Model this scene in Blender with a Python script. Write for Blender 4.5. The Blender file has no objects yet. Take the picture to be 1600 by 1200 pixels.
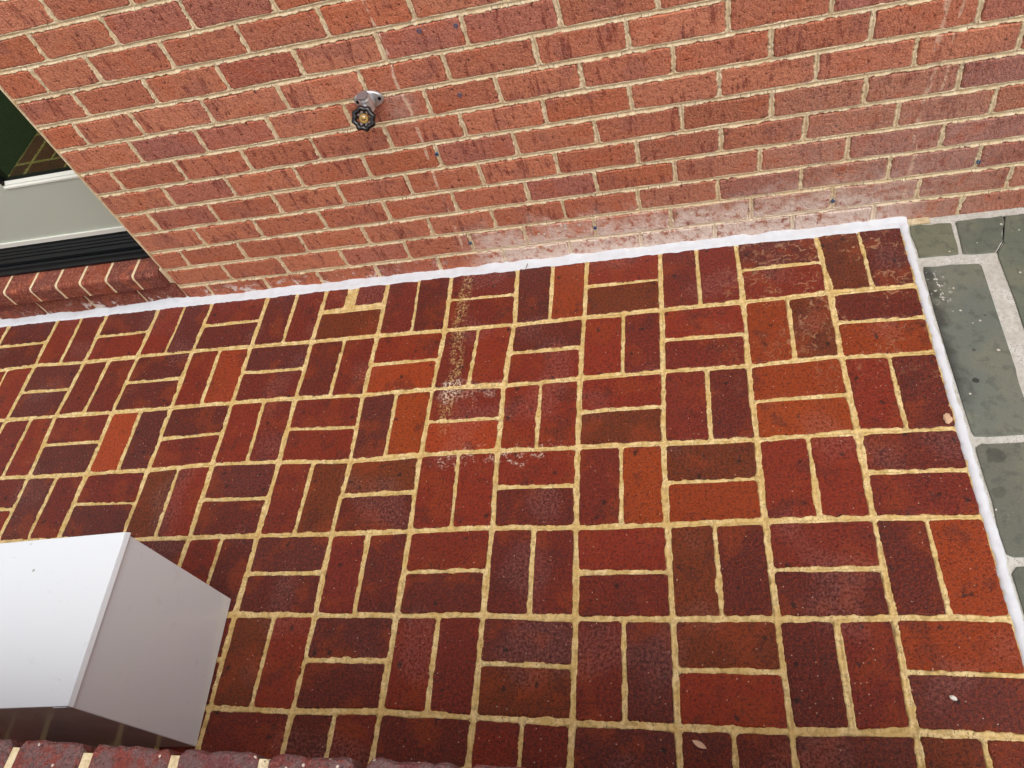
import bpy, math, random
import numpy as np
from mathutils import Matrix, Vector

random.seed(7)
rng = np.random.default_rng(11)
S = bpy.context.scene
COL = S.collection

# ------------------------------------------------------------------ camera
RC = ((0.9670412597, 0.0804700170, -0.2415694069),
      (-0.0706609642, -0.8266648052, -0.5582403855),
      (-0.2446185400, 0.5569110128, -0.7937328856))      # rows: right, down, forward
cd = bpy.data.cameras.new('camera'); cam = bpy.data.objects.new('camera', cd); COL.objects.link(cam)
cd.sensor_width = 36.0; cd.sensor_fit = 'HORIZONTAL'; cd.lens = 26.7929
cd.clip_start = 0.02; cd.clip_end = 500
rx, dn, fw = RC
cam.matrix_world = Matrix(((rx[0], -dn[0], -fw[0], -0.314505), (rx[1], -dn[1], -fw[1], -1.547646),
                           (rx[2], -dn[2], -fw[2], 1.586313), (0, 0, 0, 1)))
S.camera = cam

# ------------------------------------------------------------------ sky, sun, exposure
SUN_EL, SUN_AZ = math.radians(64), math.radians(142)     # azimuth clockwise from +Y
W = bpy.data.worlds.new('World'); S.world = W; W.use_nodes = True
wn = W.node_tree.nodes; wl = W.node_tree.links
bg = wn['Background']; sky = wn.new('ShaderNodeTexSky'); sky.sky_type = 'NISHITA'
sky.sun_disc = False; sky.sun_elevation = SUN_EL; sky.sun_rotation = SUN_AZ
sky.air_density = 1.0; sky.dust_density = 4.0; sky.ozone_density = 1.0
hs = wn.new('ShaderNodeHueSaturation'); hs.inputs['Saturation'].default_value = 0.30
wl.new(sky.outputs[0], hs.inputs['Color']); wl.new(hs.outputs[0], bg.inputs['Color'])
bg.inputs['Strength'].default_value = 0.15
sd = bpy.data.lights.new('sun', 'SUN'); sd.energy = 1.0; sd.angle = math.radians(80); sd.color = (1.0, 0.96, 0.90)
sun = bpy.data.objects.new('sun', sd); COL.objects.link(sun)
sv = Vector((math.sin(SUN_AZ) * math.cos(SUN_EL), math.cos(SUN_AZ) * math.cos(SUN_EL), math.sin(SUN_EL)))
sun.rotation_euler = sv.to_track_quat('Z', 'Y').to_euler(); sun.location = (0, -3, 6)
S.view_settings.view_transform = 'Standard'; S.view_settings.look = 'None'
S.view_settings.exposure = 0.32; S.view_settings.gamma = 1.0
S.view_settings.use_curve_mapping = False
S.cycles.max_bounces = 4; S.cycles.diffuse_bounces = 3; S.cycles.glossy_bounces = 2; S.cycles.transmission_bounces = 0
S.cycles.use_adaptive_sampling = True; S.cycles.adaptive_threshold = 0.03; S.cycles.adaptive_min_samples = 16

# ------------------------------------------------------------------ helpers
def srgb(r, g, b):
    f = lambda c: (c / 255 / 12.92) if c / 255 <= 0.04045 else ((c / 255 + 0.055) / 1.055) ** 2.4
    return (f(r), f(g), f(b), 1.0)

def tag(o, label=None, cat=None, group=None, kind=None):
    if label: o['label'] = label
    if cat: o['category'] = cat
    if group: o['group'] = group
    if kind: o['kind'] = kind
    return o

def empty(name, loc=(0, 0, 0), **k):
    o = bpy.data.objects.new(name, None); COL.objects.link(o); o.location = loc
    o.empty_display_size = 0.05
    return tag(o, **k)

def link(name, me, mat, parent=None, color=None, **k):
    o = bpy.data.objects.new(name, me); COL.objects.link(o)
    if mat and not me.materials: me.materials.append(mat)
    if parent: o.parent = parent
    if color: o.color = color
    return tag(o, **k)

def mesh(name, v, f, smooth=False):
    me = bpy.data.meshes.new(name); me.from_pydata([tuple(map(float, p)) for p in v], [], [tuple(map(int, a)) for a in f]); me.validate()
    if smooth: me.polygons.foreach_set('use_smooth', [True] * len(me.polygons))
    me.update(); return me

class MB:
    """collects boxes, prisms and tubes into one mesh"""
    def __init__(s): s.v, s.f = [], []
    def add(s, v, f):
        n = len(s.v); s.v += [tuple(p) for p in v]; s.f += [tuple(i + n for i in a) for a in f]; return s
    def box(s, x0, x1, y0, y1, z0, z1):
        return s.add([(x0, y0, z0), (x1, y0, z0), (x1, y1, z0), (x0, y1, z0), (x0, y0, z1), (x1, y0, z1), (x1, y1, z1), (x0, y1, z1)],
                     [(0, 3, 2, 1), (4, 5, 6, 7), (0, 1, 5, 4), (1, 2, 6, 5), (2, 3, 7, 6), (3, 0, 4, 7)])
    def lathe(s, c, axis, prof, n=24, cap=True):
        """prof: (distance along axis, radius)"""
        a = Vector(axis).normalized(); u = a.orthogonal().normalized(); w = a.cross(u); c = Vector(c)
        v, f = [], []
        for d, r in prof:
            for i in range(n):
                t = 2 * math.pi * i / n; v.append(c + a * d + u * (r * math.cos(t)) + w * (r * math.sin(t)))
        for j in range(len(prof) - 1):
            for i in range(n):
                k = (i + 1) % n; f.append((j * n + i, j * n + k, (j + 1) * n + k, (j + 1) * n + i))
        if cap: f += [tuple(range(n))[::-1], tuple((len(prof) - 1) * n + i for i in range(n))]
        return s.add(v, f)
    def sweep(s, pts, prof_closed):
        """extrude a closed (y,z) profile along x between pts=(x0,x1)"""
        n = len(prof_closed); v = [(x, y, z) for x in pts for y, z in prof_closed]
        f = [(i, (i + 1) % n, n + (i + 1) % n, n + i) for i in range(n)] + [tuple(range(n))[::-1], tuple(range(n, 2 * n))]
        return s.add(v, f)
    def build(s, name, mat, parent=None, smooth=False, bevel=0, **k):
        me = mesh(name, s.v, s.f, smooth); o = link(name, me, mat, parent, **k)
        if bevel:
            m = o.modifiers.new('bevel', 'BEVEL'); m.width = bevel; m.segments = 2; m.limit_method = 'ANGLE'
        return o

def vnoise(x, y, scale, seed=0):
    """smooth value noise, about -1..1"""
    r = np.random.default_rng(seed); T = r.uniform(-1, 1, (256, 256))
    X, Y = x / scale + 1000, y / scale + 1000
    xi, yi = np.floor(X).astype(int), np.floor(Y).astype(int); fx, fy = X - xi, Y - yi
    fx, fy = fx * fx * (3 - 2 * fx), fy * fy * (3 - 2 * fy)
    a, b = T[xi % 256, yi % 256], T[(xi + 1) % 256, yi % 256]
    c, d = T[xi % 256, (yi + 1) % 256], T[(xi + 1) % 256, (yi + 1) % 256]
    return (a * (1 - fx) + b * fx) * (1 - fy) + (c * (1 - fx) + d * fx) * fy

def sstep(t): t = np.clip(t, 0, 1); return t * t * (3 - 2 * t)

def mortar_field(name, quads, u0, u1, v0, v1, res, hfun, to3, keep=-0.011):
    """one sheet of mortar: height depends on the signed distance to the nearest brick edge (ragged lips)"""
    nu, nv = int((u1 - u0) / res) + 1, int((v1 - v0) / res) + 1
    U, V = np.meshgrid(np.linspace(u0, u1, nu), np.linspace(v0, v1, nv), indexing='ij')
    D = np.full(U.shape, 0.02)
    for q in quads:
        q = np.array(q); lo, hi = q.min(0) - 0.012, q.max(0) + 0.012
        i0, i1 = max(0, int((lo[0] - u0) / res)), min(nu, int((hi[0] - u0) / res) + 2)
        j0, j1 = max(0, int((lo[1] - v0) / res)), min(nv, int((hi[1] - v0) / res) + 2)
        if i0 >= i1 or j0 >= j1: continue
        uu, vv = U[i0:i1, j0:j1], V[i0:i1, j0:j1]; ins = np.full(uu.shape, 9.0)
        for k in range(4):
            a, b = q[k], q[(k + 1) % 4]; e = (b - a) / np.linalg.norm(b - a)
            ins = np.minimum(ins, e[0] * (vv - a[1]) - e[1] * (uu - a[0]))
        D[i0:i1, j0:j1] = np.minimum(D[i0:i1, j0:j1], -ins)
    Hh = hfun(U, V, D)
    idx = np.arange(nu * nv).reshape(nu, nv)
    ok = (D > keep); cell = ok[:-1, :-1] | ok[1:, :-1] | ok[:-1, 1:] | ok[1:, 1:]
    F = np.stack([idx[:-1, :-1], idx[1:, :-1], idx[1:, 1:], idx[:-1, 1:]], -1)[cell]
    used = np.unique(F); remap = np.full(nu * nv, -1); remap[used] = np.arange(len(used))
    P = to3(U.ravel()[used], V.ravel()[used], Hh.ravel()[used]); F = remap[F]
    me = bpy.data.meshes.new(name); me.vertices.add(len(P)); me.vertices.foreach_set('co', P.astype(np.float32).ravel())
    me.loops.add(F.size); me.loops.foreach_set('vertex_index', F.astype(np.int32).ravel())
    me.polygons.add(len(F)); me.polygons.foreach_set('loop_start', np.arange(0, F.size, 4, dtype=np.int32))
    me.polygons.foreach_set('use_smooth', np.ones(len(F), bool))
    me.update(calc_edges=True); return me

def brick_mesh(name, quad, O, UA, VA, NA, top=0.0, thick=0.05, bev=0.0025, jit=0.0012, npe=4, rnd=0.05):
    """slab with a worn, slightly uneven outline; quad in (u,v), counter-clockwise seen from NA"""
    q = np.array(quad); c = q.mean(0); pts = []
    fr = np.linspace(rnd, 1 - rnd, npe)
    for k in range(4):
        a, b = q[k], q[(k + 1) % 4]; L = np.linalg.norm(b - a); e = (b - a) / L; nrm = np.array([e[1], -e[0]])
        r = min(rnd, 0.006 / L)
        for t in np.linspace(r, 1 - r, npe): pts.append(a + e * L * t + nrm * rng.normal(0, jit))
    pts = np.array(pts); n = len(pts); tl = rng.normal(0, 0.0035, 2); h0 = top + rng.normal(0, 0.0003)
    d = c - pts; inner = pts + d / np.linalg.norm(d, axis=1, keepdims=True) * bev * 1.25
    hz = lambda P: h0 + (P - c) @ tl
    rings = [np.c_[pts, np.full(n, top - thick)], np.c_[pts, hz(pts) - bev * 0.8], np.c_[inner, hz(inner)]]
    O, UA, VA, NA = map(np.array, (O, UA, VA, NA)); cc = O + UA * c[0] + VA * c[1]
    V3 = np.concatenate(rings); V3 = O + V3[:, :1] * UA + V3[:, 1:2] * VA + V3[:, 2:] * NA - cc
    F = []
    for j in (0, 1):
        for i in range(n): F.append((j * n + i, j * n + (i + 1) % n, (j + 1) * n + (i + 1) % n, (j + 1) * n + i))
    F.append(tuple(range(2 * n, 3 * n)))
    return mesh(name, V3, F), tuple(cc)

# ------------------------------------------------------------------ materials
class NT:
    def __init__(s, name):
        s.m = bpy.data.materials.new(name); s.m.use_nodes = True; s.n = s.m.node_tree.nodes; s.l = s.m.node_tree.links
        s.b = s.n['Principled BSDF']; s.pos = s.n.new('ShaderNodeNewGeometry').outputs['Position']
        sp = s.n.new('ShaderNodeSeparateXYZ'); s.l.new(s.pos, sp.inputs[0]); cb = s.n.new('ShaderNodeCombineXYZ')
        sb = s.n.new('ShaderNodeMath'); sb.operation = 'SUBTRACT'; s.l.new(sp.outputs[2], sb.inputs[0]); s.l.new(sp.outputs[1], sb.inputs[1])
        s.l.new(sp.outputs[0], cb.inputs[0]); s.l.new(sb.outputs[0], cb.inputs[1]); s.uv = cb.outputs[0]; s.dim = '2D'
    def put(s, inp, v):
        if isinstance(v, bpy.types.NodeSocket): s.l.new(v, inp)
        elif v is not None: inp.default_value = v
    def vec(s, sc, off=(0, 0, 0)):
        n = s.n.new('ShaderNodeMapping'); n.inputs['Scale'].default_value = sc; n.inputs['Location'].default_value = off
        s.l.new(s.uv if s.dim == '2D' else s.pos, n.inputs['Vector']); return n.outputs[0]
    def noise(s, scale, detail=3, rough=0.55, vec=None, dist=0.0):
        n = s.n.new('ShaderNodeTexNoise'); n.inputs['Scale'].default_value = scale; n.inputs['Detail'].default_value = detail
        n.inputs['Roughness'].default_value = rough; n.inputs['Distortion'].default_value = dist
        n.noise_dimensions = s.dim; s.l.new(vec or (s.uv if s.dim == '2D' else s.pos), n.inputs['Vector']); return n.outputs['Fac']
    def voro(s, scale, vec=None, feature='F1', out='Distance', rnd=1.0):
        n = s.n.new('ShaderNodeTexVoronoi'); n.feature = feature; n.inputs['Scale'].default_value = scale
        n.inputs['Randomness'].default_value = rnd
        n.voronoi_dimensions = s.dim; s.l.new(vec or (s.uv if s.dim == '2D' else s.pos), n.inputs['Vector']); return n.outputs[out]
    def math(s, op, a, b=None, c=None):
        n = s.n.new('ShaderNodeMath'); n.operation = op
        for i, v in enumerate((a, b, c)):
            if v is not None: s.put(n.inputs[i], v)
        return n.outputs[0]
    def mul(s, *a):
        o = a[0]
        for b in a[1:]: o = s.math('MULTIPLY', o, b)
        return o
    def rng(s, v, a, b, c=0.0, d=1.0, smooth=True):
        n = s.n.new('ShaderNodeMapRange'); n.interpolation_type = 'SMOOTHSTEP' if smooth else 'LINEAR'; n.clamp = True
        s.put(n.inputs[0], v)
        for i, t in enumerate((a, b, c, d)): n.inputs[i + 1].default_value = t
        return n.outputs[0]
    def mix(s, fac, a, b, mode='MIX'):
        n = s.n.new('ShaderNodeMix'); n.data_type = 'RGBA'; n.blend_type = mode
        s.put(n.inputs[0], fac); s.put(n.inputs[6], a); s.put(n.inputs[7], b); return n.outputs[2]
    def xyz(s):
        n = s.n.new('ShaderNodeSeparateXYZ'); s.l.new(s.pos, n.inputs[0]); return n.outputs
    def ocol(s):
        n = s.n.new('ShaderNodeObjectInfo'); return n.outputs['Color']
    def orand(s):
        n = s.n.new('ShaderNodeObjectInfo'); return n.outputs['Random']
    def win(s, v, a0, a1, b0, b1):
        """1 between a1 and b0, fading to 0 at a0 and b1"""
        return s.mul(s.rng(v, a0, a1), s.rng(v, b0, b1, 1.0, 0.0))
    def bump(s, h, strength=0.5, dist=0.002, prev=None):
        n = s.n.new('ShaderNodeBump'); n.inputs['Strength'].default_value = strength; n.inputs['Distance'].default_value = dist
        s.put(n.inputs['Height'], h)
        if prev: s.l.new(prev, n.inputs['Normal'])
        return n.outputs[0]
    def done(s, col=None, rough=None, nrm=None, spec=None, metal=None, coat=None):
        if col is not None: s.put(s.b.inputs['Base Color'], col)
        if rough is not None: s.put(s.b.inputs['Roughness'], rough)
        if nrm is not None: s.put(s.b.inputs['Normal'], nrm)
        if spec is not None: s.put(s.b.inputs['Specular IOR Level'], spec)
        if metal is not None: s.put(s.b.inputs['Metallic'], metal)
        if coat is not None: s.put(s.b.inputs['Coat Weight'], coat)
        return s.m

def mat_paver():
    t = NT('sealed_paver'); X, Y, Z = t.xyz()
    big = t.noise(9, 2, 0.6); fine = t.noise(330, 2, 0.8); mid = t.noise(48, 3, 0.7); gr = t.noise(150, 3, 0.75)
    c = t.ocol()
    c = t.mix(t.rng(big, 0.52, 0.68, 0, 0.5), c, srgb(142, 56, 12))
    dark = t.rng(t.noise(13, 2, 0.6, t.vec((1, 1, 1), (7, 3, 0))), 0.56, 0.72, 0, 0.5)
    c = t.mix(dark, c, srgb(66, 27, 22))
    c = t.mix(t.rng(gr, 0.50, 0.66, 0, 0.55), c, t.mix(0.55, c, srgb(160, 60, 24)))
    c = t.mix(t.rng(gr, 0.47, 0.35, 0, 0.65), c, srgb(48, 15, 12))
    c = t.mix(t.rng(fine, 0.55, 0.72, 0, 0.35), c, srgb(180, 84, 46))
    c = t.mix(t.rng(fine, 0.42, 0.30, 0, 0.6), c, srgb(38, 12, 10))
    # black burn spots
    sp = t.voro(9, t.vec((1, 1, 1), (2.3, 1.1, 0)))
    spot = t.rng(t.math('ADD', sp, t.mul(mid, 0.22)), 0.17, 0.12, 0, 0.8)
    c = t.mix(spot, c, srgb(30, 16, 14))
    # pale grit specks
    n = t.n.new('ShaderNodeTexVoronoi'); n.inputs['Scale'].default_value = 95; n.voronoi_dimensions = '2D'; t.l.new(t.uv, n.inputs['Vector'])
    sel = t.n.new('ShaderNodeSeparateColor'); t.l.new(n.outputs['Color'], sel.inputs[0])
    speck = t.mul(t.rng(n.outputs['Distance'], 0.15, 0.05), t.rng(sel.outputs[0], 0.955, 0.985, 0, 0.9))
    c = t.mix(speck, c, srgb(214, 182, 160))
    # mortar residue: blotches towards the stone paving, a drip trail, and a crust along one joint
    worm = t.noise(52, 4, 0.75, dist=0.8)
    zone = t.mul(t.win(X, -0.42, -0.02, 0.4, 0.5), t.win(Y, -0.62, -0.22, 0.0, 0.1))
    blot = t.mul(t.rng(worm, 0.55, 0.63), t.rng(big, 0.40, 0.56), zone, 0.75)
    c = t.mix(blot, c, srgb(176, 134, 100))
    Xw = t.math('ADD', X, t.mul(t.math('SUBTRACT', t.noise(7, 1), 0.5), 0.05))
    crumb = t.rng(gr, 0.47, 0.57); wob = t.noise(19, 3, 0.65); Y = t.math('ADD', Y, t.mul(t.math('SUBTRACT', wob, 0.5), 0.11)); X = t.math('ADD', X, t.mul(t.math('SUBTRACT', big, 0.5), 0.20))
    trail = t.mul(t.win(Xw, -1.000, -0.984, -0.966, -0.950), t.win(Y, -0.60, -0.50, -0.02, 0.0), crumb, t.rng(mid, 0.38, 0.55))
    c = t.mix(t.mul(trail, 0.8), c, srgb(196, 168, 112))
    cr = t.mul(t.win(X, -1.02, -0.97, -0.66, -0.58), t.win(Y, -0.675, -0.640, -0.628, -0.600), crumb, t.rng(mid, 0.48, 0.62), t.rng(wob, 0.42, 0.56))
    cr2 = t.mul(t.win(X, -1.02, -0.98, -0.93, -0.86), t.win(Y, -0.48, -0.44, -0.43, -0.40), crumb)
    c = t.mix(t.mul(t.math('MAXIMUM', cr, cr2), 0.85), c, srgb(222, 208, 188))
    haze = t.mul(t.rng(t.noise(5, 1, 0.5, t.vec((1, 1, 1), (1, 5, 2))), 0.58, 0.72), t.rng(gr, 0.40, 0.62), 0.22)
    c = t.mix(haze, c, srgb(158, 118, 112))
    h = t.math('ADD', t.math('ADD', gr, t.mul(fine, 0.5)), t.mul(mid, 0.6))
    nb = t.bump(h, 1.0, 0.0036)
    t.b.inputs['Coat Roughness'].default_value = 0.16
    t.l.new(nb, t.b.inputs['Coat Normal'])
    return t.done(c, 0.5, nb, 0.2, coat=0.30)

def mat_wallbrick(name='wall_brick', seal=0.0):
    t = NT(name); X, Y, Z = t.xyz()
    X = t.math('ADD', X, t.rng(Y, -0.6, -0.7, 0.0, 50.0))     # stains belong to the house wall only
    c = t.ocol()
    st = t.noise(1.0, 3, 0.7, t.vec((60, 10, 1)))           # wire-cut vertical drag marks
    st2 = t.noise(1.0, 2, 0.7, t.vec((170, 75, 1)))
    fine = t.noise(330, 2, 0.8); big = t.noise(10, 2, 0.6); mid = t.noise(75, 3, 0.7)
    c = t.mix(t.mul(t.rng(st, 0.52, 0.66, 0, 0.8), t.rng(big, 0.42, 0.58)), c, srgb(122, 50, 42))
    c = t.mix(t.rng(big, 0.56, 0.70, 0, 0.45), c, srgb(160, 102, 92))
    c = t.mix(t.rng(big, 0.44, 0.30, 0, 0.40), c, srgb(194, 98, 62))
    c = t.mix(t.rng(st2, 0.52, 0.68, 0, 0.45), c, srgb(206, 132, 102))
    c = t.mix(t.rng(st2, 0.45, 0.32, 0, 0.42), c, srgb(124, 58, 48))
    c = t.mix(t.rng(fine, 0.54, 0.70, 0, 0.60), c, srgb(226, 156, 124))
    c = t.mix(t.rng(fine, 0.42, 0.30, 0, 0.5), c, srgb(108, 52, 44))
    c = t.mix(t.rng(mid, 0.37, 0.29, 0, 0.75), c, srgb(66, 30, 28))
    # efflorescence at the foot of the wall, drip streaks, splashes
    zn = t.math('ADD', Z, t.mul(t.math('SUBTRACT', t.noise(15, 2, 0.6), 0.5), 0.13))
    crumb = t.rng(t.noise(34, 4, 0.75), 0.28, 0.55)
    ef = t.mul(t.rng(zn, 0.185, 0.055), t.win(X, -1.0, -0.86, 0.10, 0.30), crumb)
    c = t.mix(t.mul(ef, 0.92), c, srgb(242, 222, 208))
    hz = t.mul(t.rng(zn, 0.62, 0.08), t.win(X, -0.35, 0.05, 0.25, 0.6), crumb)
    c = t.mix(t.mul(hz, 0.34), c, srgb(206, 178, 164))
    hz2 = t.mul(t.win(Z, 0.50, 0.56, 0.60, 0.62), t.win(X, -1.02, -0.99, -0.96, -0.91), crumb, 0.35); c = t.mix(hz2, c, srgb(190, 175, 166))
    xw = t.math('ADD', X, t.mul(t.math('SUBTRACT', t.noise(6, 1), 0.5), 0.03))
    brk = t.rng(t.noise(1.0, 2, 0.6, t.vec((60, 22, 1))), 0.44, 0.56)
    def streak(x0, w, z0, z1, amt, c):
        m = t.mul(t.win(xw, x0 - w * 1.6, x0 - w * 0.5, x0 + w * 0.5, x0 + w * 1.6), t.win(Z, z0, z0 + 0.05, z1 - 0.05, z1), brk, amt)
        return t.mix(m, c, srgb(236, 202, 174))
    c = streak(-0.960, 0.0036, -0.1, 1.0, 0.8, c); c = streak(0.207, 0.005, 0.02, 0.75, 0.5, c); c = streak(0.235, 0.003, 0.3, 0.75, 0.5, c)
    foot = t.mul(t.win(X, -2.7, -2.4, -1.15, -0.95), t.rng(Z, 0.060, 0.02), t.rng(t.noise(19, 3, 0.75), 0.56, 0.66), 0.85); c = t.mix(foot, c, srgb(232, 220, 212))
    spl = t.mul(t.win(X, -0.82, -0.76, -0.62, -0.55), t.win(Z, 0.06, 0.085, 0.12, 0.14), t.rng(t.math('ADD', t.voro(60), t.mul(fine, 0.35)), 0.46, 0.36), t.rng(st, 0.44, 0.52), t.rng(t.noise(45, 2), 0.47, 0.56))
    c = t.mix(spl, c, srgb(240, 234, 226))
    h = t.math('ADD', t.math('ADD', mid, t.mul(st, 0.8)), t.math('ADD', t.mul(fine, 0.5), t.mul(st2, 0.8)))
    return t.done(c, 0.9, t.bump(h, 1.0, 0.0040), 0.2)

def mat_mortar(name, base, dark, light, dirt=0.5, rough=0.9, foot=None):
    t = NT(name); X, Y, Z = t.xyz()
    a = t.noise(22, 3, 0.65); f = t.noise(360, 2, 0.8); m = t.noise(80, 3, 0.7)
    c = t.mix(t.rng(a, 0.35, 0.68), base, light)
    c = t.mix(t.rng(m, 0.55, 0.36, 0, dirt), c, dark)
    c = t.mix(t.rng(f, 0.42, 0.28, 0, 0.45), c, dark)
    pin = t.mul(t.rng(t.voro(120), 0.18, 0.08), t.rng(a, 0.50, 0.6)); c = t.mix(t.mul(pin, 0.7), c, srgb(70, 56, 34))
    if foot:
        c = t.mix(t.mul(t.rng(Z, 0.16, 0.02), t.win(X, -1.0, -0.8, 0.12, 0.3), 0.7), c, foot)
    h = t.math('ADD', f, t.mul(m, 0.8))
    return t.done(c, rough, t.bump(h, 0.7, 0.0018), 0.25)

def mat_plain(name, col, rough, spec=0.5, metal=0.0, bump=0.0, var=0.0, scale=120, coat=0.0):
    t = NT(name); t.dim = '3D'; c = col
    if var: c = t.mix(t.rng(t.noise(scale * 0.3, 4, 0.65), 0.35, 0.7, 0, var), col, tuple(x * 0.45 for x in col[:3]) + (1,))
    nb = t.bump(t.noise(scale, 4, 0.65), bump, 0.0015) if bump else None
    return t.done(c, rough, nb, spec, metal, coat)

def mat_bluestone():
    t = NT('bluestone'); X, Y, Z = t.xyz(); c = t.ocol()
    n1 = t.noise(7, 4, 0.6); n2 = t.noise(38, 5, 0.65); n3 = t.noise(220, 4, 0.7)
    c = t.mix(t.rng(n1, 0.42, 0.66, 0, 0.6), c, srgb(116, 116, 98)); c = t.mix(t.rng(n2, 0.50, 0.32, 0, 0.5), c, srgb(72, 76, 70))
    c = t.mix(t.rng(n3, 0.56, 0.75, 0, 0.35), c, srgb(150, 150, 138))
    wet = t.mul(t.rng(t.math('ADD', X, t.mul(t.math('SUBTRACT', t.noise(17, 3), 0.5), 0.075)), 0.262, 0.226), t.win(Y, -0.62, -0.50, -0.16, -0.12))
    c = t.mix(t.mul(wet, 0.7), c, srgb(34, 35, 30))
    def near(a, b, r):
        d = t.math('SQRT', t.math('ADD', t.math('POWER', t.math('SUBTRACT', X, a), 2.0), t.math('POWER', t.math('SUBTRACT', Y, b), 2.0)))
        return t.rng(t.math('ADD', d, t.mul(t.math('SUBTRACT', n2, 0.5), r * 1.3)), r, r * 0.7)
    for a, b, r, k in ((.269, -.514, .0095, .85), (.284, -.431, .0055, .6), (.262, -.705, .022, .45), (.330, -.335, .004, .5), (.246, -.79, .015, .3)): c = t.mix(t.mul(near(a, b, r), k), c, srgb(36, 36, 30))
    v = t.math('ADD', t.voro(60), t.mul(t.math('SUBTRACT', n3, 0.5), 0.25)); pk = t.n.new('ShaderNodeSeparateColor'); t.l.new(t.voro(60, out='Color'), pk.inputs[0])
    c = t.mix(t.mul(t.rng(t.math('SUBTRACT', v, t.mul(pk.outputs[1], 0.12)), 0.10, 0.04), t.rng(pk.outputs[0], 0.972, 0.98), 0.85), c, srgb(206, 203, 190))
    scuff = t.mul(t.win(X, 0.225, 0.24, 0.26, 0.285), t.win(Y, -0.30, -0.27, -0.20, -0.18), t.rng(t.noise(85, 4, 0.7), 0.58, 0.66)); c = t.mix(scuff, c, srgb(206, 204, 194))
    h = t.math('ADD', n2, t.mul(n3, 0.4))
    return t.done(c, 0.62, t.bump(h, 0.35, 0.003), 0.4)

def mat_box():
    t = NT('white_gloss_metal'); t.dim = '3D'; c = srgb(226, 232, 237)
    sm = t.rng(t.noise(30, 4, 0.7), 0.60, 0.72, 0, 0.10); c = t.mix(sm, c, srgb(150, 146, 142))
    v = t.voro(13); scr = t.mul(t.rng(v, 0.05, 0.03), 0.6); c = t.mix(scr, c, srgb(110, 104, 100))
    sc = t.n.new('ShaderNodeMapping'); sc.inputs['Scale'].default_value = (14, 60, 8); sc.inputs['Rotation'].default_value = (.4, .3, .7); t.l.new(t.pos, sc.inputs[0])
    c = t.mix(t.rng(t.noise(1.0, 3, 0.7, sc.outputs[0]), 0.70, 0.78, 0, 0.35), c, srgb(120, 114, 110))
    h = t.noise(6, 2, 0.5)
    return t.done(c, t.rng(t.noise(20, 3), 0.3, 0.7, 0.13, 0.22), t.bump(h, 0.08, 0.004), 0.5)

def mat_caprick():
    t = NT('cap_brick'); c = t.ocol()
    a = t.noise(95, 3, 0.75); b = t.noise(230, 3, 0.8); d = t.noise(45, 3, 0.7)
    c = t.mix(t.rng(d, 0.36, 0.58, 0, 0.85), c, srgb(112, 88, 86)); c = t.mix(t.rng(a, 0.54, 0.68, 0, 0.7), c, srgb(132, 60, 50))
    c = t.mix(t.rng(b, 0.46, 0.30, 0, 0.8), c, srgb(56, 28, 30)); c = t.mix(t.rng(b, 0.60, 0.75, 0, 0.55), c, srgb(176, 132, 128))
    v = t.voro(110); pk = t.n.new('ShaderNodeSeparateColor'); t.l.new(t.voro(110, out='Color'), pk.inputs[0])
    c = t.mix(t.mul(t.rng(v, 0.22, 0.10), t.rng(pk.outputs[0], 0.94, 0.97)), c, srgb(224, 205, 190))
    return t.done(c, 0.72, t.bump(t.math('ADD', t.mul(a, 1.2), b), 1.0, 0.004), 0.35)

M = dict(
    paver=mat_paver(), wall=mat_wallbrick(), stone=mat_bluestone(), box=mat_box(), cap=mat_caprick(),
    fmortar=mat_mortar('floor_mortar', srgb(209, 178, 114), srgb(150, 120, 66), srgb(230, 205, 150), 0.5, 0.7),
    wmortar=mat_mortar('wall_mortar', srgb(228, 203, 163), srgb(180, 152, 114), srgb(240, 219, 183), 0.35, 0.92, srgb(240, 222, 202)),
    cmortar=mat_mortar('cap_mortar', srgb(206, 186, 148), srgb(160, 136, 98), srgb(222, 206, 172), 0.45),
    grout=mat_mortar('pale_grout', srgb(188, 186, 176), srgb(150, 146, 134), srgb(204, 202, 194), 0.35),
    seal=mat_plain('white_sealant', srgb(212, 215, 220), 0.65, 0.3, bump=1.0, var=0.14, scale=110),
    black=mat_plain('black_rubber', srgb(15, 17, 19), 0.42, 0.35, bump=0.15, var=0.3, scale=90),
    rail=mat_plain('sage_paint', srgb(186, 192, 178), 0.42, 0.5, bump=0.04, scale=40),
    bead=mat_plain('white_trim', srgb(226, 226, 216), 0.4, 0.5),
    glass=mat_plain('dark_glass', srgb(34, 42, 26), 0.02, 0.5),
    chrome=mat_plain('dull_chrome', srgb(208, 208, 210), 0.36, 0.5, 0.75, bump=0.06, scale=150),
    capgrey=mat_plain('grey_plastic', srgb(120, 108, 108), 0.55, 0.4),
    wheel=mat_plain('black_handle', srgb(22, 18, 18), 0.25, 0.5, coat=0.3),
    brass=mat_plain('brass', srgb(176, 138, 78), 0.4, 0.5, 0.9, bump=0.2, scale=300),
    plug=mat_plain('blue_plastic', srgb(74, 92, 118), 0.5, 0.4),
    hole=mat_plain('screw_hole', srgb(16, 16, 20), 0.9, 0.1),
    leaf=mat_plain('dry_leaf', srgb(204, 168, 140), 0.7, 0.3, bump=0.3, scale=200),
    chip=mat_plain('pale_chip', srgb(206, 170, 140), 0.8, 0.3, bump=0.6, var=0.2, scale=200),
    pebble=mat_plain('white_pebble', srgb(222, 216, 206), 0.6, 0.4, bump=0.3, scale=200),
    twig=mat_plain('twig', srgb(96, 66, 44), 0.9, 0.2),
    lawn=mat_plain('lawn', srgb(50, 62, 42), 0.95, 0.2, bump=0.8, var=0.5, scale=60),
)

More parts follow.
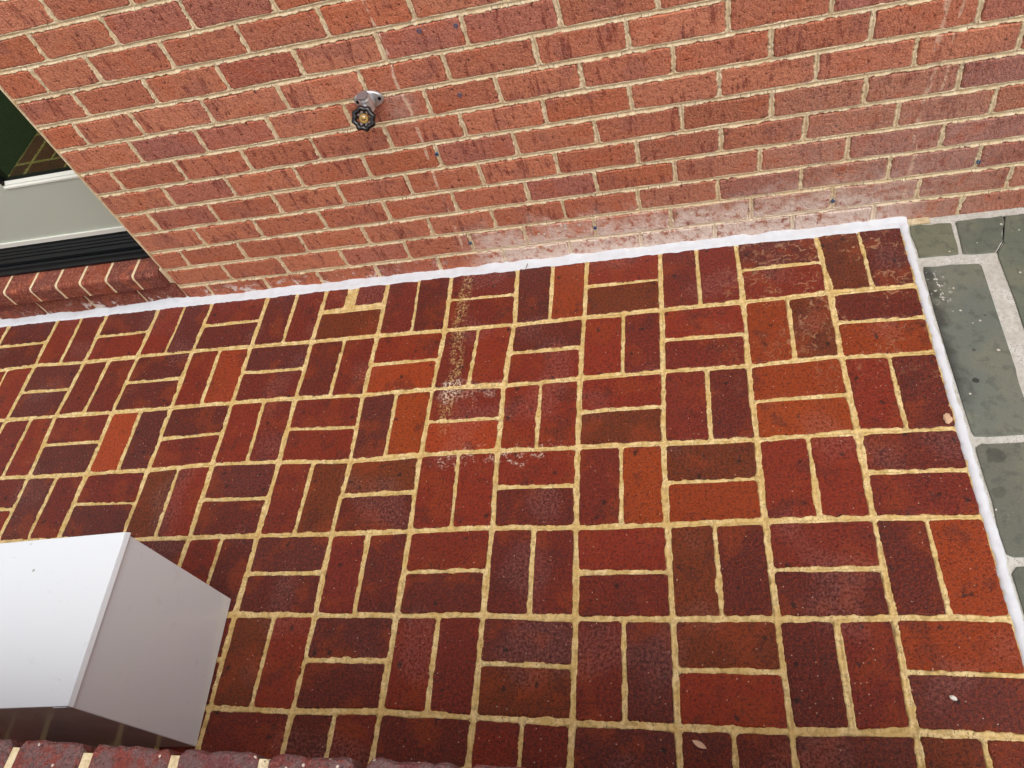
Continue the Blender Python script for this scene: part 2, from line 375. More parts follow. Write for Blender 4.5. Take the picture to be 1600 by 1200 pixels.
M['glass'].node_tree.nodes['Principled BSDF'].inputs['IOR'].default_value = 2.6; M['glass'].node_tree.nodes['Principled BSDF'].inputs['Specular Tint'].default_value = (.78, 1.0, .62, 1)   # coated double glazing
# ------------------------------------------------------------------ ground
g = 60.0
link('ground', mesh('ground', [(-g, -g, -0.06), (g, -g, -0.06), (g, g, -0.06), (-g, g, -0.06)], [(0, 1, 2, 3)]), M['lawn'], kind='structure')

# ------------------------------------------------------------------ patio floor: basket weave of sealed pavers
P = 0.205; Y0 = 0.0216
JN = {0: [(6.5, 1.2), (3.8, 6.9), (5.8, 4.0), (3.6, 3.3), (4.7, 1.3), (2.0, 3.1)],
      1: [(.9, -3.6), (-4.2, .9), (-4.2, -.8), (-6.2, 2.4), (-2.8, -2.2), (-.7, -4.8)],
      2: [(-.7, -4.0), (-3.2, 2.4), (-7.8, 1.5), (-7.0, -.8), (-2.1, -3.1), (1.2, -3.6)],
      3: [(-4.3, -5.4), (-6.9, -.6), (-8.5, 1.3), (-4.5, -1.5), (1.2, -2.7), (1.9, -2.9)],
      4: [(5.4, -7.4), (-5.8, -5.2), (-4.7, 3.8), (2.3, 3.7), (.8, 3.3), (4.1, -.4)],
      5: [(7.4, -5.0), (-1.9, 1.5), (-3.2, 4.1), (1.9, -.7), (3.4, 1.2), (3.2, 3.9)],
      6: [(5.1, -.8), (1.2, -3.0), (7.4, -4.3), (-.1, -2.2), (6.2, 1.9), (3.2, -2.7)],
      7: [(-2.1, -1.7), (-2.0, 2.9), (1.0, 2.8), (.4, -2.5)], 8: [(-3.5, 2.9), (-3.7, 3.8), (1.6, 7.4), (5.3, -3.1)],
      9: [(-6.6, 4.5), (-3.3, 1.5), (.8, -.4)], 10: [(-1.6, 4.5), (-5.9, .9), (1.4, -2.9)],
      11: [(-1.1, 1.5), (-9.2, 2.1), (.9, -3.8)], 12: [(4.4, 7.5), (6.7, 1.2)]}
def node(k, r):
    x, y = -k * P, -Y0 - r * P
    if k == -1: x = 0.2085
    if r == 0: y = -0.016
    if r == 7: y = -1.447
    if 0 < r < 7 and k in JN and r - 1 < len(JN[k]): dx, dy = JN[k][r - 1]; x += dx / 1000; y += dy / 1000
    elif 0 < r < 7 and k >= 0: x += rng.normal(0, .003); y += rng.normal(0, .002)
    return np.array((x, y))
NODES = {(k, r): node(k, r) for k in range(-1, 16) for r in range(0, 8)}
PAL = {'R': (126, 37, 15), 'M': (110, 32, 20), 'D': (90, 29, 21), 'O': (146, 57, 7), 'B': (102, 44, 12),
       'P': (90, 36, 31), 'L': (164, 62, 20)}
ROWS = ["BD DR MM RB DO MM MD MB DM MD RD DR RM DD RR MD", "DO OB RM RM DR MR RL DM PM RL DD MM PP RR MD RM",
        "RD OO MD RB RR ML PO MR RM DM LP MP MR PP RM DR", "DM RR BO MO RD RR BD MB PD BR MP PM MR DR MM RD",
        "DO MD BD RM DM RD MD PD RD PP MD RM DR PM RD MM", "OP DM BR MP PB RM PD BR MD RM DP MR MD RP MD RM",
        "BD PM DD PD RM DP DM MR DM PD MR DM RD MP DR MD"]
floor = empty('patio_floor', (0, 0, 0), kind='structure')
fq = []
def lerp2(c, s, t):   # c = (nw, ne, se, sw); s along x, t from north to south
    return c[0] * (1 - s) * (1 - t) + c[1] * s * (1 - t) + c[2] * s * t + c[3] * (1 - s) * t
J1, J2 = 0.0059, 0.0046
for r in range(7):
    codes = ROWS[r].split()
    for i, k in enumerate(range(0, 16)):
        c = (NODES[(k, r)], NODES[(k - 1, r)], NODES[(k - 1, r + 1)], NODES[(k, r + 1)])
        w = np.linalg.norm(c[1] - c[0]); h = np.linalg.norm(c[3] - c[0])
        a, b = J1 / w, J1 / h
        ml = 0.5 + random.uniform(-.018, .018)
        if (k + r) % 2 == 0:   # two pavers standing side by side
            parts = [((a, ml - J2 / w), (b, 1 - b)), ((ml + J2 / w, 1 - a), (b, 1 - b))]
        else:
            parts = [((a, 1 - a), (b, ml - J2 / h)), ((a, 1 - a), (ml + J2 / h, 1 - b))]
        cds = list(codes[i])
        if (k, r) == (7, 0):   # the broken paver by the wall
            (s0, s1), (t0, t1) = parts[0]
            parts = [((s0, .36), (t0, t1 - .04)), ((.53, s1), (t0, t1 - .06)), parts[1]]; cds = [cds[0], 'M', cds[1]]
        for (s, t), cd_ in zip(parts, cds):
            q = [lerp2(c, s[0], t[1]), lerp2(c, s[1], t[1]), lerp2(c, s[1], t[0]), lerp2(c, s[0], t[0])]
            q = [np.array(p) + rng.normal(0, .0009, 2) for p in q]
            fq.append(q)
            me, loc = brick_mesh('paver', q, (0, 0, 0), (1, 0, 0), (0, 1, 0), (0, 0, 1), 0.0, 0.05, 0.0026, 0.0009)
            o = link('brick', me, M['paver'], floor); o.location = loc
            col = srgb(*PAL[cd_]); j = random.uniform(.86, 1.08); w_ = 1.0 if (k <= 7 and r <= 3) or (k <= 2) else 0.0     # the pavers by the wall and the flagstones are a warmer batch
            o.color = (col[0] * j * (1 + .07 * w_), col[1] * j * random.uniform(.93, 1.07) * (1 + .06 * w_), col[2] * j * (1 - .12 * w_), 1)
for r in range(7):      # border of single pavers at the far end
    y0, y1 = NODES[(15, r + 1)][1] + .0063, NODES[(15, r)][1] - .0063; x0, x1 = -3.158, -3.075 - .0063
    q = [np.array(p) for p in ((x0, y0), (x1, y0), (x1, y1), (x0, y1))]; fq.append(q)
    me, loc = brick_mesh('paver', q, (0, 0, 0), (1, 0, 0), (0, 1, 0), (0, 0, 1), 0.0, 0.05, 0.0026, 0.0009)
    o = link('brick', me, M['paver'], floor); o.location = loc; o.color = srgb(*PAL[random.choice('RMD')])
def h_floor(U, V, D):
    n1 = vnoise(U, V, .017, 1); n2 = vnoise(U, V, .0045, 2); n3 = vnoise(U, V, .05, 3); n4 = vnoise(U, V, .11, 4)
    edge = -.0009 + .0026 * n1 + .0017 * n2 - .0075 * np.clip(n4 - .45, 0, 1)
    t = sstep((D - edge + .0022) / .0044)
    top = .0009 + .0008 * n3 + .0006 * n2 - .0022 * sstep((D - .001) / .005) + .0004 * n1
    return -.007 * (1 - t) + top * t
fm = mortar_field('floor_mortar', fq, -3.162, 0.2085, -1.447, 0.0, .0021, h_floor, lambda u, v, h: np.stack([u, v, h], -1))
link('mortar', fm, M['fmortar'], floor)
b = MB().box(-3.162, .2085, -1.447, -.001, -.058, -.010); link('bed', mesh('bed', b.v, b.f), M['fmortar'], floor)

# ------------------------------------------------------------------ stone paving beyond the white edge
pav = empty('stone_paving', (0, 0, .0055), kind='structure')
b = MB().box(.209, 2.2, -3.2, -.0005, -.058, -.0125); link('grout', mesh('grout', b.v, b.f), M['grout'], pav)
b = MB().add([(.3985, -.146, -.0118), (.4215, -.1115, -.0118), (.4448, -.025, -.0118), (.4490, -.024, -.0118), (.4245, -.1105, -.0118), (.4025, -.1435, -.0118)], [(5, 4, 1, 0), (4, 3, 2, 1)]); link('crack', mesh('crack', b.v, b.f), M['hole'], pav)
b = MB().box(.226, .278, -.021, -.0008, -.0122, -.0080); link('mortar_patch', mesh('mortar_patch', b.v, b.f), M['cmortar'], pav)
STN = [[(.229, -.136), (.319, -.137), (.326, -.027), (.229, -.024)],
       [(.328, -.139), (.399, -.143), (.4215, -.110), (.4455, -.025), (.336, -.024)],
       [(.401, -.146), (.397, -.66), (.86, -.66), (.86, -.02), (.4475, -.0245), (.4235, -.111)],
       [(.229, -.656), (.349, -.656), (.353, -.50), (.358, -.172), (.229, -.168)],
       [(.229, -.926), (.60, -.928), (.60, -.674), (.245, -.675), (.229, -.682)],
       [(.229, -1.45), (.60, -1.45), (.60, -.944), (.229, -.943)],
       [(.615, -1.25), (1.2, -1.25), (1.2, -.675), (.615, -.675)], [(.875, -.66), (1.5, -.66), (1.5, -.02), (.875, -.02)],
       [(.615, -1.95), (1.2, -1.95), (1.2, -1.265), (.615, -1.265)], [(.229, -1.95), (.60, -1.95), (.60, -1.465), (.229, -1.465)]]
for i, q in enumerate(STN):
    c = np.mean(q, 0); n = len(q); pts = []
    for a, b_ in zip(q, q[1:] + q[:1]):
        a, b_ = np.array(a), np.array(b_)
        for t in (.03, .3, .52, .76, .97) if np.linalg.norm(b_ - a) > .06 else (.05, .95):
            pts.append(a + (b_ - a) * t + rng.normal(0, .0012, 2))
    pts = np.array(pts) - c; m = len(pts); ar = np.sum(pts[:, 0] * np.roll(pts[:, 1], -1) - np.roll(pts[:, 0], -1) * pts[:, 1])
    if ar < 0: pts = pts[::-1]
    inn = pts * (1 - .002 / np.linalg.norm(pts, axis=1, keepdims=True))
    V3 = np.concatenate([np.c_[pts, np.full(m, -.04)], np.c_[pts, np.full(m, -.0105)], np.c_[inn, np.full(m, -.009)]])
    F = [(j * m + k, j * m + (k + 1) % m, (j + 1) * m + (k + 1) % m, (j + 1) * m + k) for j in (0, 1) for k in range(m)] + [tuple(range(2 * m, 3 * m))]
    o = link('flagstone', mesh('flagstone', V3, F), M['stone'], pav); o.location = (c[0], c[1], 0)
    j = random.uniform(.9, 1.1); cc = srgb(*[(104, 106, 86), (96, 102, 90), (90, 97, 84), (100, 106, 98), (98, 100, 88), (86, 90, 78)][i % 6]); o.color = (cc[0] * j, cc[1] * j, cc[2] * j, 1)

# ------------------------------------------------------------------ house wall
HC, Z0 = 0.07803, 0.0614          # course pitch, height of the lowest bed joint
JX = {-1: "-1.846 -1.639 -1.452 -1.258 -1.058 -.855 -.659 -.46 -.26 -.059 .142 .347",
      0: "-1.741 -1.541 -1.34 -1.135 -.936 -.776 -.578 -.372 -.164 .036 .236 .438",
      1: "-1.841 -1.638 -1.434 -1.232 -1.034 -.848 -.65 -.45 -.247 -.045 .159 .355",
      2: "-1.738 -1.54 -1.333 -1.135 -.936 -.735 -.551 -.35 -.146 .055 .261",
      3: "-1.839 -1.638 -1.434 -1.238 -1.04 -.84 -.638 -.436 -.236 -.045 .154 .351",
      4: "-1.734 -1.536 -1.328 -1.131 -.932 -.728 -.526 -.322 -.122 .078 .266",
      5: "-1.846 -1.641 -1.441 -1.239 -1.038 -.842 -.637 -.434 -.236 -.031 .167 .366",
      6: "-1.728 -1.528 -1.323 -1.112 -.906 -.731 -.535 -.331 -.127 .072 .272",
      7: "-1.837 -1.665 -1.458 -1.249 -1.04 -.833 -.623 -.422 -.214 -.011",
      8: "-1.772 -1.57 -1.368 -1.167 -.964 -.765 -.559 -.353", 9: "-1.828 -1.668 -1.467 -1.268 -1.066 -.863",
      10: "-1.763 -1.563 -1.361 -1.156", 11: "-1.870 -1.669"}
XL, XR, XE = -1.940, 1.05, 2.2
wall = empty('house_wall', (0, 0, 0), label='salmon red brick house wall with tan mortar joints behind the patio', cat='wall')
wq, upper = [], []
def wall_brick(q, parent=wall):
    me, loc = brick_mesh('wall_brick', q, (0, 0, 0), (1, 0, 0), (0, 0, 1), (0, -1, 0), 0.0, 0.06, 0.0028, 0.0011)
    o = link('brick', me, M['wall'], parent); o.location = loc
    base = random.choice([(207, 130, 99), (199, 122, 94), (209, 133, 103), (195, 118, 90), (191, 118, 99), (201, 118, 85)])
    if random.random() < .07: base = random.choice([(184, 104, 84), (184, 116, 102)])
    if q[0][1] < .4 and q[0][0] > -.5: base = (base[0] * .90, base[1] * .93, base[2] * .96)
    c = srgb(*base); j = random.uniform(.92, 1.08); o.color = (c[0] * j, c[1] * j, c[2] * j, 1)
def course(k, x0, x1, xs):
    z0, z1 = Z0 + k * HC, Z0 + (k + 1) * HC
    if k == -1: z0 = -.0165
    e = [x0] + [x for x in xs if x0 + .03 < x < x1 - .03] + [x1]; out = []
    for a, b_ in zip(e[:-1], e[1:]):
        ja = .0004 if a == XL else .0060; jb = .0060
        lo, hi = z0 + .0071, z1 - .0071
        q = [(a + ja, lo), (b_ - jb, lo), (b_ - jb, hi), (a + ja, hi)]
        q = [np.array(p) + rng.normal(0, .0008, 2) for p in q]
        if a == XL: q[0][0] = q[3][0] = XL + .0008
        out.append(q)
    return out
NB = 15
for k in range(-1, 34):
    xs = [float(v) for v in JX[k].split()] if k in JX else [-1.74 - .1 * (k % 2)]
    while xs[-1] < XE: xs.append(xs[-1] + .2015 + random.gauss(0, .002))
    for q in course(k, XL, XR if k < NB else XE, [x for x in xs if k >= NB or x < XR]):
        if k < NB: wall_brick(q); wq.append(q)
        else: upper.append(q)
    if k < NB: upper += course(k, XR, XE, xs)
    upper += course(k, -3.4, -2.96, [-3.4 + .2015 * i + .1 * (k % 2) for i in range(1, 4)]) if k >= 0 else []
    if k >= 28: upper += course(k, -3.0, XL, [-3 + .2015 * i + .1 * (k % 2) for i in range(1, 6)])
# stretchers below the door step
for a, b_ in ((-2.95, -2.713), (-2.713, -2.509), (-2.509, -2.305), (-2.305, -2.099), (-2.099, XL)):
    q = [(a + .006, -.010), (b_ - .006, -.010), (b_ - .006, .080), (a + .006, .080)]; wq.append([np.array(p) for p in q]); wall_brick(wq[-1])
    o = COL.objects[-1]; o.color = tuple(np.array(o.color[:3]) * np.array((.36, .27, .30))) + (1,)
def h_wall(U, V, D):
    n1 = vnoise(U, V, .014, 5); n2 = vnoise(U, V, .0045, 6); n3 = vnoise(U, V, .06, 7); n4 = vnoise(U, V, .05, 8)
    edge = .0001 + .0022 * n1 + .0019 * n2 - .0050 * np.clip(n4 - .5, 0, 1)
    t = sstep((D - edge + .0022) / .0044)
    top = .0004 + .0005 * n3 + .0005 * n2 - .0034 * sstep((D - .0008) / .0045) - .0016 * sstep((D - .0046) / .0012)
    return -.008 * (1 - t) + top * t
wm = mortar_field('wall_mortar', wq, XL + .0005, XR, -.02, Z0 + NB * HC, .0021, h_wall, lambda u, v, h: np.stack([u, -h, v], -1))
wm.flip_normals()
link('mortar', wm, M['wmortar'], wall)
b = MB().box(XL + .002, XE, .012, .2, -.06, 2.72).box(-3.4, XL, .012, .2, 2.25, 2.72).box(-3.4, XL - .0, .006, .2, -.06, .088).box(-3.4, -2.96, .012, .2, .088, 2.25)
b.box(-2.96, XL + .002, .205, .23, .0, 2.3)
link('backing', mesh('backing', b.v, b.f), M['wmortar'], wall)
b = MB()
for q in upper:
    b.box(q[0][0], q[1][0], -.001, .03, q[0][1], q[2][1])
o = link('upper_brickwork', mesh('upper_brickwork', b.v, b.f), M['wall'], wall, kind='stuff'); o.color = srgb(168, 90, 66)
b = MB().box(XR, XE, .003, .012, -.06, Z0 + NB * HC).box(XL + .002, XE, .003, .012, Z0 + NB * HC, 2.72); b.box(-3.4, -2.962, .003, .0118, .062, 2.72); link('upper_mortar', mesh('upper_mortar', b.v, b.f), M['wmortar'], wall)

# ------------------------------------------------------------------ white sealant bead
def sealant():
    v, f = [], []
    xs = np.arange(-3.16, .2245, .004)
    w = .0315 + .0022 * vnoise(xs, xs * 0, .03, 21) + .0014 * vnoise(xs, xs * 0, .010, 22)
    zt = .007 + .004 * vnoise(xs, xs * 0, .05, 23) + .002 * vnoise(xs, xs * 0, .015, 24) + .010 * np.exp(-((xs + 2.0) / .10) ** 2)
    prof = [(.004, 1.0, 0), (-.0035, .95, .0005), (-.010, 0, .0045), (-.020, 0, .0038)]
    for i, x in enumerate(xs):
        lump = .0012 * vnoise(np.array([x]), np.array([0.]), .014, 25)[0] + .0008 * vnoise(np.array([x]), np.array([5.]), .05, 26)[0]
        v += [(x, .004, zt[i]), (x, -.003, zt[i] * .92), (x, -.010, .0032 + lump), (x, -.019, .0026 + lump), (x, -w[i] + .003, .0020 + lump * .5), (x, -w[i], -.003)]
    m = 6; n = len(xs)
    f += [(i * m + j, i * m + j + 1, (i + 1) * m + j + 1, (i + 1) * m + j) for i in range(n - 1) for j in range(m - 1)]
    base = len(v); ys = np.arange(-.022, -1.448, -.004)
    wi = .2022 + .0020 * vnoise(ys, ys * 0, .012, 31) + .0016 * vnoise(ys, ys * 0, .03, 32); wo = .2240 + .0020 * vnoise(ys, ys * 0, .015, 33) + .0020 * vnoise(ys, ys * 0, .05, 34)
    for i, y in enumerate(ys):
        lump = .0014 * vnoise(np.array([y]), np.array([3.]), .014, 35)[0]
        v += [(wi[i], y, -.003), (wi[i] + .0025, y, .0018 + lump * .5), (.211, y, .0026 + lump * .7), (.217, y, .0018 + lump * .7), (wo[i] - .002, y, -.0008), (wo[i], y, -.0098)]
    n = len(ys)
    f += [(base + i * m + j, base + (i + 1) * m + j, base + (i + 1) * m + j + 1, base + i * m + j + 1) for i in range(n - 1) for j in range(m - 1)]
    return mesh('sealant_strip', v, f, True)
link('sealant_strip', sealant(), M['seal'], label='white sealant strip edging the red patio along wall and flagstones', cat='sealant')

# ------------------------------------------------------------------ door step (brick sill) and door
step = empty('door_step', (-2.45, 0, .088), label='row of projecting brick headers forming the door sill under black threshold', cat='door step')
SX = [-2.96, -2.87, -2.763, -2.659, -2.555, -2.447, -2.345, -2.250, -2.149, -2.047, -1.952]
for a, b_ in zip(SX[:-1], SX[1:]):
    x0, x1 = a + .0052, b_ - .0052
    prof = [(.10, .089), (-.0185, .089), (-.0205, .092), (-.0205, .139), (-.018, .146), (-.012, .1495), (.10, .1535)]
    jj = random.uniform(-.0012, .0012)
    bb = MB().sweep((x0, x1), [(y + jj, z) for y, z in prof]); c = Vector(((x0 + x1) / 2, 0, .12))
    me = mesh('sill_brick', [Vector(p) - c for p in bb.v], bb.f)
    o = link('brick', me, M['wall']); o.parent = step; o.location = c - Vector(step.location)
    cc = srgb(*random.choice([(128, 62, 48), (116, 58, 50), (136, 64, 44), (108, 58, 54)])); o.color = cc
for x in SX[1:-1]:
    bb = MB().sweep((x - .0062, x + .0062), [(.10, .0895), (-.0192, .0895), (-.0192, .138), (-.0165, .1450), (-.011, .1488), (.10, .1528)])
    link('mortar_joint', mesh('sill_mortar', [Vector(p) - Vector(step.location) for p in bb.v], bb.f), M['wmortar'], step)
bb = MB().box(-1.953, -1.941, -.002, .10, .089, .150)
link('mortar_joint', mesh('sill_mortar', [Vector(p) - Vector(step.location) for p in bb.v], bb.f), M['wmortar'], step)

door = empty('glazed_door', (-2.45, .13, .15), label='sage grey glazed door with dark glass and black ribbed threshold', cat='door')
def dpart(name, bb, mat, parent=door, **k):
    base = Vector(door.location); me = mesh(name, [Vector(p) - base for p in bb.v], bb.f)
    o = link(name, me, mat, **k); o.parent = parent; return o
X0d, X1d = -2.95, -1.942
thr = [(.19, .152), (.055, .152), (.053, .156), (.053, .163), (.057, .166), (.064, .168), (.066, .176), (.069, .179), (.073, .178), (.074, .1745), (.079, .1745), (.081, .186), (.085, .1885), (.0915, .1915), (.0925, .189), (.0945, .190), (.0955, .1945)]
y, z = .0955, .1945
while y < .128:
    thr += [(y + .0055, z + .0033), (y + .0065, z + .0012), (y + .0082, z + .0022), (y + .0090, z + .0058)]; y += .0090; z += .0058
thr += [(.19, z)]
th = dpart('threshold', MB().sweep((X0d, X1d), thr), M['black'])
zd = z + .004
dpart('frame_edge', MB().box(X1d - .002, X1d + .0022, -.0015, .15, .151, 2.25), M['wmortar'])
YD = .128
dpart('door_sweep', MB().box(X0d, X1d, YD - .006, YD, zd - .004, zd + .012), M['bead'])
dpart('bottom_rail', MB().box(X0d, X1d, YD, YD + .045, zd + .006, .437), M['rail'])
GX = -2.343
for a, b_ in ((-2.95, -2.90), (-2.44, GX - .008), (-1.99, X1d)):
    dpart('stile', MB().box(a, b_, YD, YD + .045, .437, 2.16), M['rail'])
dpart('top_rail', MB().box(X0d, X1d, YD, YD + .045, 2.16, 2.25), M['rail'])
for a, b_ in ((GX, -1.99), (-2.90, -2.44)):
    gl = dpart('glass_pane', MB().box(a - .004, b_ + .004, YD + .016, YD + .022, .443, 2.158), M['glass'])
    bd = MB().sweep((a - .008, b_), [(YD - .004, .4375), (YD - .004, .443), (YD + .002, .446), (YD + .002, .450), (YD + .012, .458), (YD + .012, .4375)])
    dpart('glazing_bead', bd, M['bead'], gl) if False else dpart('glazing_bead', bd, M['bead'])
    dpart('gasket', MB().box(a - .004, b_, YD + .010, YD + .0155, .4575, .4625).box(a - .008, a, YD - .001, YD + .0155, .4505, 2.158), M['black'])

# ------------------------------------------------------------------ low brick wall the photographer leans over
low = empty('low_wall', (-1.45, -1.55, 0), label='low brick wall with a purplish brick cap facing the white box', cat='wall')
LB = Vector(low.location); ZT, YI = .84, -1.449
cx = [-.555 + .1024 * i for i in range(-26, 8)]
KN = [-1.067, -.972, -.865, -.763, -.659, -.555]
cx = [KN[i - 21] if 21 <= i < 27 else c for i, c in enumerate(cx)]
for a, b_ in zip(cx[:-1], cx[1:]):
    q = [(a + .0065, YI - .195), (b_ - .0065, YI - .195), (b_ - .0065, YI), (a + .0065, YI)]
    me, loc = brick_mesh('cap_brick', q, (0, 0, 0), (1, 0, 0), (0, 1, 0), (0, 0, 1), ZT, .066, .0022, .0011, npe=10)
    o = link('brick', me, M['cap']); o.parent = low; o.location = Vector(loc) - LB
    o.color = srgb(*random.choice([(112, 62, 62), (122, 58, 52), (104, 66, 70), (130, 60, 50)]))
for x in cx[1:-1]:
    bb = MB().box(x - .0068, x + .0068, YI - .195, YI - .006 + random.uniform(-.003, .002), ZT - .06, ZT - .0035)
    link('mortar_joint', mesh('cap_mortar', [Vector(p) - LB for p in bb.v], bb.f), M['cmortar'], low)
bb = MB().box(-3.16, cx[-1], YI - .19, YI - .006, -.06, ZT - .0665)
link('core', mesh('core', [Vector(p) - LB for p in bb.v], bb.f), M['wmortar'], low)
bb = MB()
for k in range(10):
    z0 = -.008 + k * .0778; x = -3.16 + (k % 2) * .1
    while x < cx[-1] - .05:
        bb.box(x + .006, min(x + .1955, cx[-1]), YI - .194, YI - .001, z0 + .006, z0 + .0718); x += .2015
o = link('face_brickwork', mesh('face_brickwork', [Vector(p) - LB for p in bb.v], bb.f), M['wall'], low, kind='stuff'); o.color = srgb(112, 62, 54)

# ------------------------------------------------------------------ white metal box
boxo = empty('metal_box', (-1.445, -1.17, 0), label='white glossy metal box standing on the pavers beside the low wall', cat='box')
boxo.rotation_euler.z = math.radians(3.4)
bw, bd2, bh = .44, .163, .40
bb = MB().box(-bw, 0, -bd2, bd2, .002, bh - .0125); bb.build('body', M['box'], boxo, bevel=.0018)
bb = MB(); e = .0045
bb.add([(-bw - e, -bd2 - .001, bh - .012), (e, -bd2 - .001, bh - .012), (e, bd2 + e, bh - .012), (-bw - e, bd2 + e, bh - .012),
        (-bw, -bd2 - .0005, bh), (e - .0038, -bd2 - .0005, bh), (e - .0038, bd2 + .001, bh), (-bw, bd2 + .001, bh)],
       [(0, 3, 2, 1), (4, 5, 6, 7), (0, 1, 5, 4), (1, 2, 6, 5), (2, 3, 7, 6), (3, 0, 4, 7)])
bb.build('lid', M['box'], boxo, bevel=.0012)
bb = MB().box(-.030, -.002, -bd2 - .0032, -bd2 - .0012, bh - .0105, bh - .0015); bb.build('corner_tab', M['chrome'], boxo, bevel=.0007)

# ------------------------------------------------------------------ outdoor faucet
fx, fz = -1.040, .607
fa = empty('hose_faucet', (fx, 0, fz), label='chrome garden hose faucet with black wheel handle on the brick wall', cat='faucet')
n = 40; v = []
for d, s_ in ((0, 1.0), (-.0045, 1.0), (-.0065, .9)):
    for i in range(n):
        t = 2 * math.pi * i / n; v.append((.037 * s_ * math.copysign(abs(math.cos(t)) ** 1.25, math.cos(t)), d - .0015, .023 * s_ * math.copysign(abs(math.sin(t)) ** .9, math.sin(t))))
f = [(j * n + i, (j + 1) * n + i, (j + 1) * n + (i + 1) % n, j * n + (i + 1) % n) for j in (0, 1) for i in range(n)] + [tuple(range(2 * n, 3 * n))]
fl = link('flange', mesh('flange', v, f), M['chrome'], fa)
for sx in (-1, 1):
    MB().lathe((sx * .028, -.0075, 0), (0, -1, 0), [(0, .0042), (.002, .0042), (.003, .003)], 12).build('screw', M['hole'], fl)
MB().lathe((0, -.006, 0), (0, -1, 0), [(0, .021), (.012, .0155), (.03, .0135), (.046, .0155), (.058, .0155), (.062, .012)], 28).build('body', M['chrome'], fa, True)
cp = MB().lathe((.008, -.040, -.004), (.0, -.10, 1), [(0, .0135), (.010, .0135), (.012, .0150), (.034, .0150), (.036, .0140), (.0405, .0140)], 28).build('vacuum_breaker', M['chrome'], fa)
MB().lathe((.008, -.0443, .0367), (0, -.10, 1), [(0, .0137), (.0025, .0137), (.0035, .0125)], 28).build('cap', M['capgrey'], cp)
MB().lathe((-.004, -.050, -.004), (-.10, -.75, -1), [(0, .0125), (.022, .0120), (.024, .0145), (.036, .0145), (.038, .0120)], 24).build('spout', M['chrome'], fa)
ax = Vector((.08, -.86, .50)).normalized(); wc = Vector((.012, -.098, .014))
MB().lathe((.004, -.055, .002), wc - Vector((.004, -.055, .002)), [(0, .0115), (.018, .0115), (.020, .0075), (.046, .0055)], 20).build('stem', M['chrome'], fa, True)
u = ax.orthogonal().normalized(); w = ax.cross(u); v, f = [], []; n, m = 48, 10
for i in range(n):
    t = 2 * math.pi * i / n; R_ = .0218 + .0019 * math.cos(8 * t); r_ = .0066
    for j in range(m):
        q = 2 * math.pi * j / m; v.append(wc + (u * math.cos(t) + w * math.sin(t)) * (R_ + r_ * math.cos(q)) + ax * (r_ * 1.15 * math.sin(q)))
f = [(i * m + j, ((i + 1) % n) * m + j, ((i + 1) % n) * m + (j + 1) % m, i * m + (j + 1) % m) for i in range(n) for j in range(m)]
wh = link('wheel_handle', mesh('wheel_handle', v, f, True), M['wheel'], fa)
bb = MB()
for i in range(4):
    t = math.pi / 2 * i + .4; e = u * math.cos(t) + w * math.sin(t); bb.lathe(wc - ax * .004, e, [(0, .0035), (.021, .0035)], 8)
bb.build('spoke', M['wheel'], wh)
MB().lathe(wc - ax * .007, ax, [(0, .0118), (.006, .0118), (.0075, .0105)], 18).build('hub', M['brass'], wh)
MB().lathe(wc + ax * .0005, ax, [(0, .0045), (.002, .0045), (.003, .0025)], 10).build('hub_screw', M['brass'], wh)

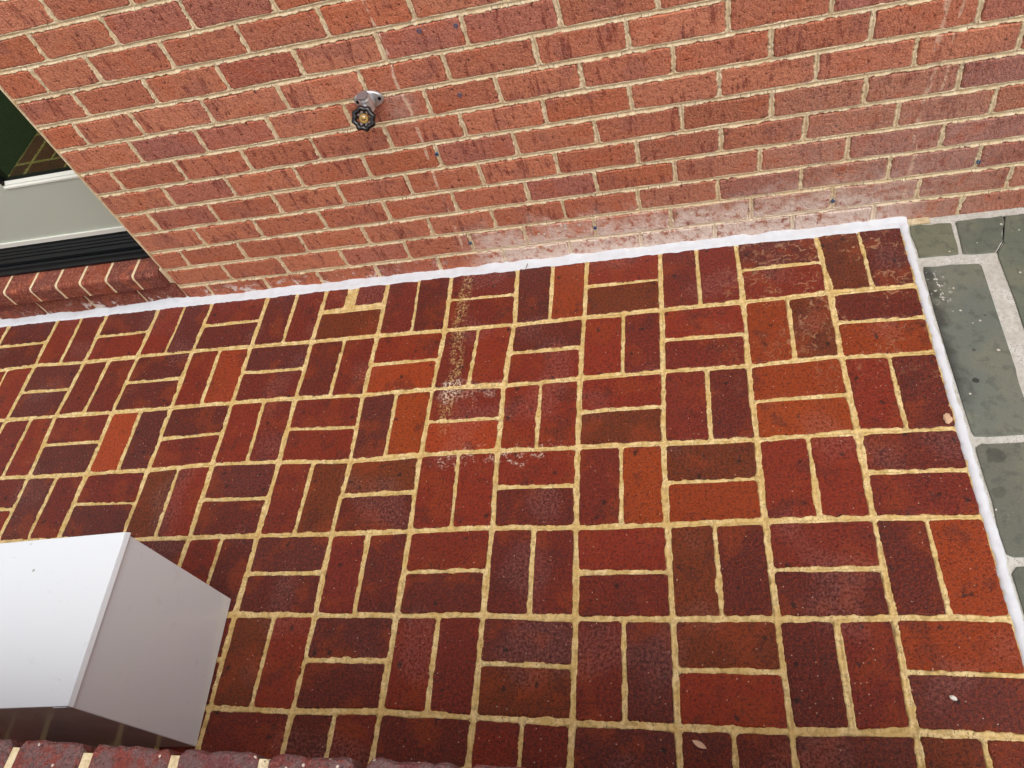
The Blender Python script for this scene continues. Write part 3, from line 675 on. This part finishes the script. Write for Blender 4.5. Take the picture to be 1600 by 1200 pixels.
# ------------------------------------------------------------------ screw anchors left in the wall
AN = [(-.863, .745, 'blue screw anchor in the brick above the faucet, nearer the faucet'), (-.780, .741, 'blue screw anchor at the corner of a brick high above the faucet'),
      (-.823, .575, 'blue grey screw anchor in the brick to the right of the faucet'), (-.933, .420, 'blue screw anchor in a mortar joint below the faucet'),
      (-.939, .100, 'blue screw anchor low in the wall where the white drip streak ends'), (-.577, .100, 'blue screw anchor among white splashes low on the wall'),
      (.038, .093, 'blue screw anchor in the whitened course near the patio corner'), (.358, .163, 'dark screw anchor in a mortar joint above the small flagstones')]
for x, z, lab in AN:
    a = empty('wall_anchor', (x, 0, z), label=lab, cat='screw anchor', group='plastic screw anchors in the wall')
    MB().lathe((0, .012, 0), (0, -1, 0), [(0, .0046), (.0122, .0046), (.0130, .0053), (.0138, .0046), (.0138, .0028), (.008, .0026)], 16, False).build('sleeve', M['plug'], a)
    MB().lathe((0, .008, 0), (0, -1, 0), [(0, .0029), (.006, .0029)], 12).build('hole', M['hole'], a)

# ------------------------------------------------------------------ small litter
def leaf():
    v, f = [], []; L = .0145
    for i in range(9):
        t = -1 + 2 * i / 8; wd = .0052 * (1 - abs(t) ** 1.7) ** .8 + .0001
        for s_ in (-1, 0, 1): v.append((t * L, s_ * wd, .0006 + .0022 * abs(s_) + .0018 * t * t))
    for i in range(8):
        for j in (0, 1): f.append((i * 3 + j, (i + 1) * 3 + j, (i + 1) * 3 + j + 1, i * 3 + j + 1))
    return mesh('leaf', v, f, True)
o = link('dry_leaf', leaf(), M['leaf'], label='small pale dry leaf lying on a dark red paver', cat='leaf'); o.location = (-.3715, -1.2845, .0008); o.rotation_euler.z = math.radians(-27)
def blob(name, s_, seed):
    import bmesh
    bm = bmesh.new(); bmesh.ops.create_icosphere(bm, subdivisions=2, radius=1); r = random.Random(seed)
    for v in bm.verts: v.co *= 1 + r.uniform(-.16, .16); v.co = Vector((v.co.x * s_[0], v.co.y * s_[1], v.co.z * s_[2]))
    me = bpy.data.meshes.new(name); bm.to_mesh(me); bm.free(); return me
o = link('pebble', blob('pebble', (.0062, .0042, .003), 3), M['pebble'], label='tiny white pebble lying on a maroon paver', cat='pebble'); o.location = (.075, -1.190, .0025); o.rotation_euler.z = -.5
o = link('mortar_chip', blob('mortar_chip', (.009, .013, .004), 5), M['chip'], label='flat pinkish mortar chip beside the white strip', cat='chip'); o.location = (.190, -.612, .0025)
b = MB().lathe((0, 0, 0), (-.004, -.022, .002), [(0, .0011), (.012, .0009), (.023, .0005)], 8); o = b.build('twig', M['twig'], label='tiny brown twig stuck in the white strip by the wall', cat='twig'); o.location = (-.790, -.015, .0055)
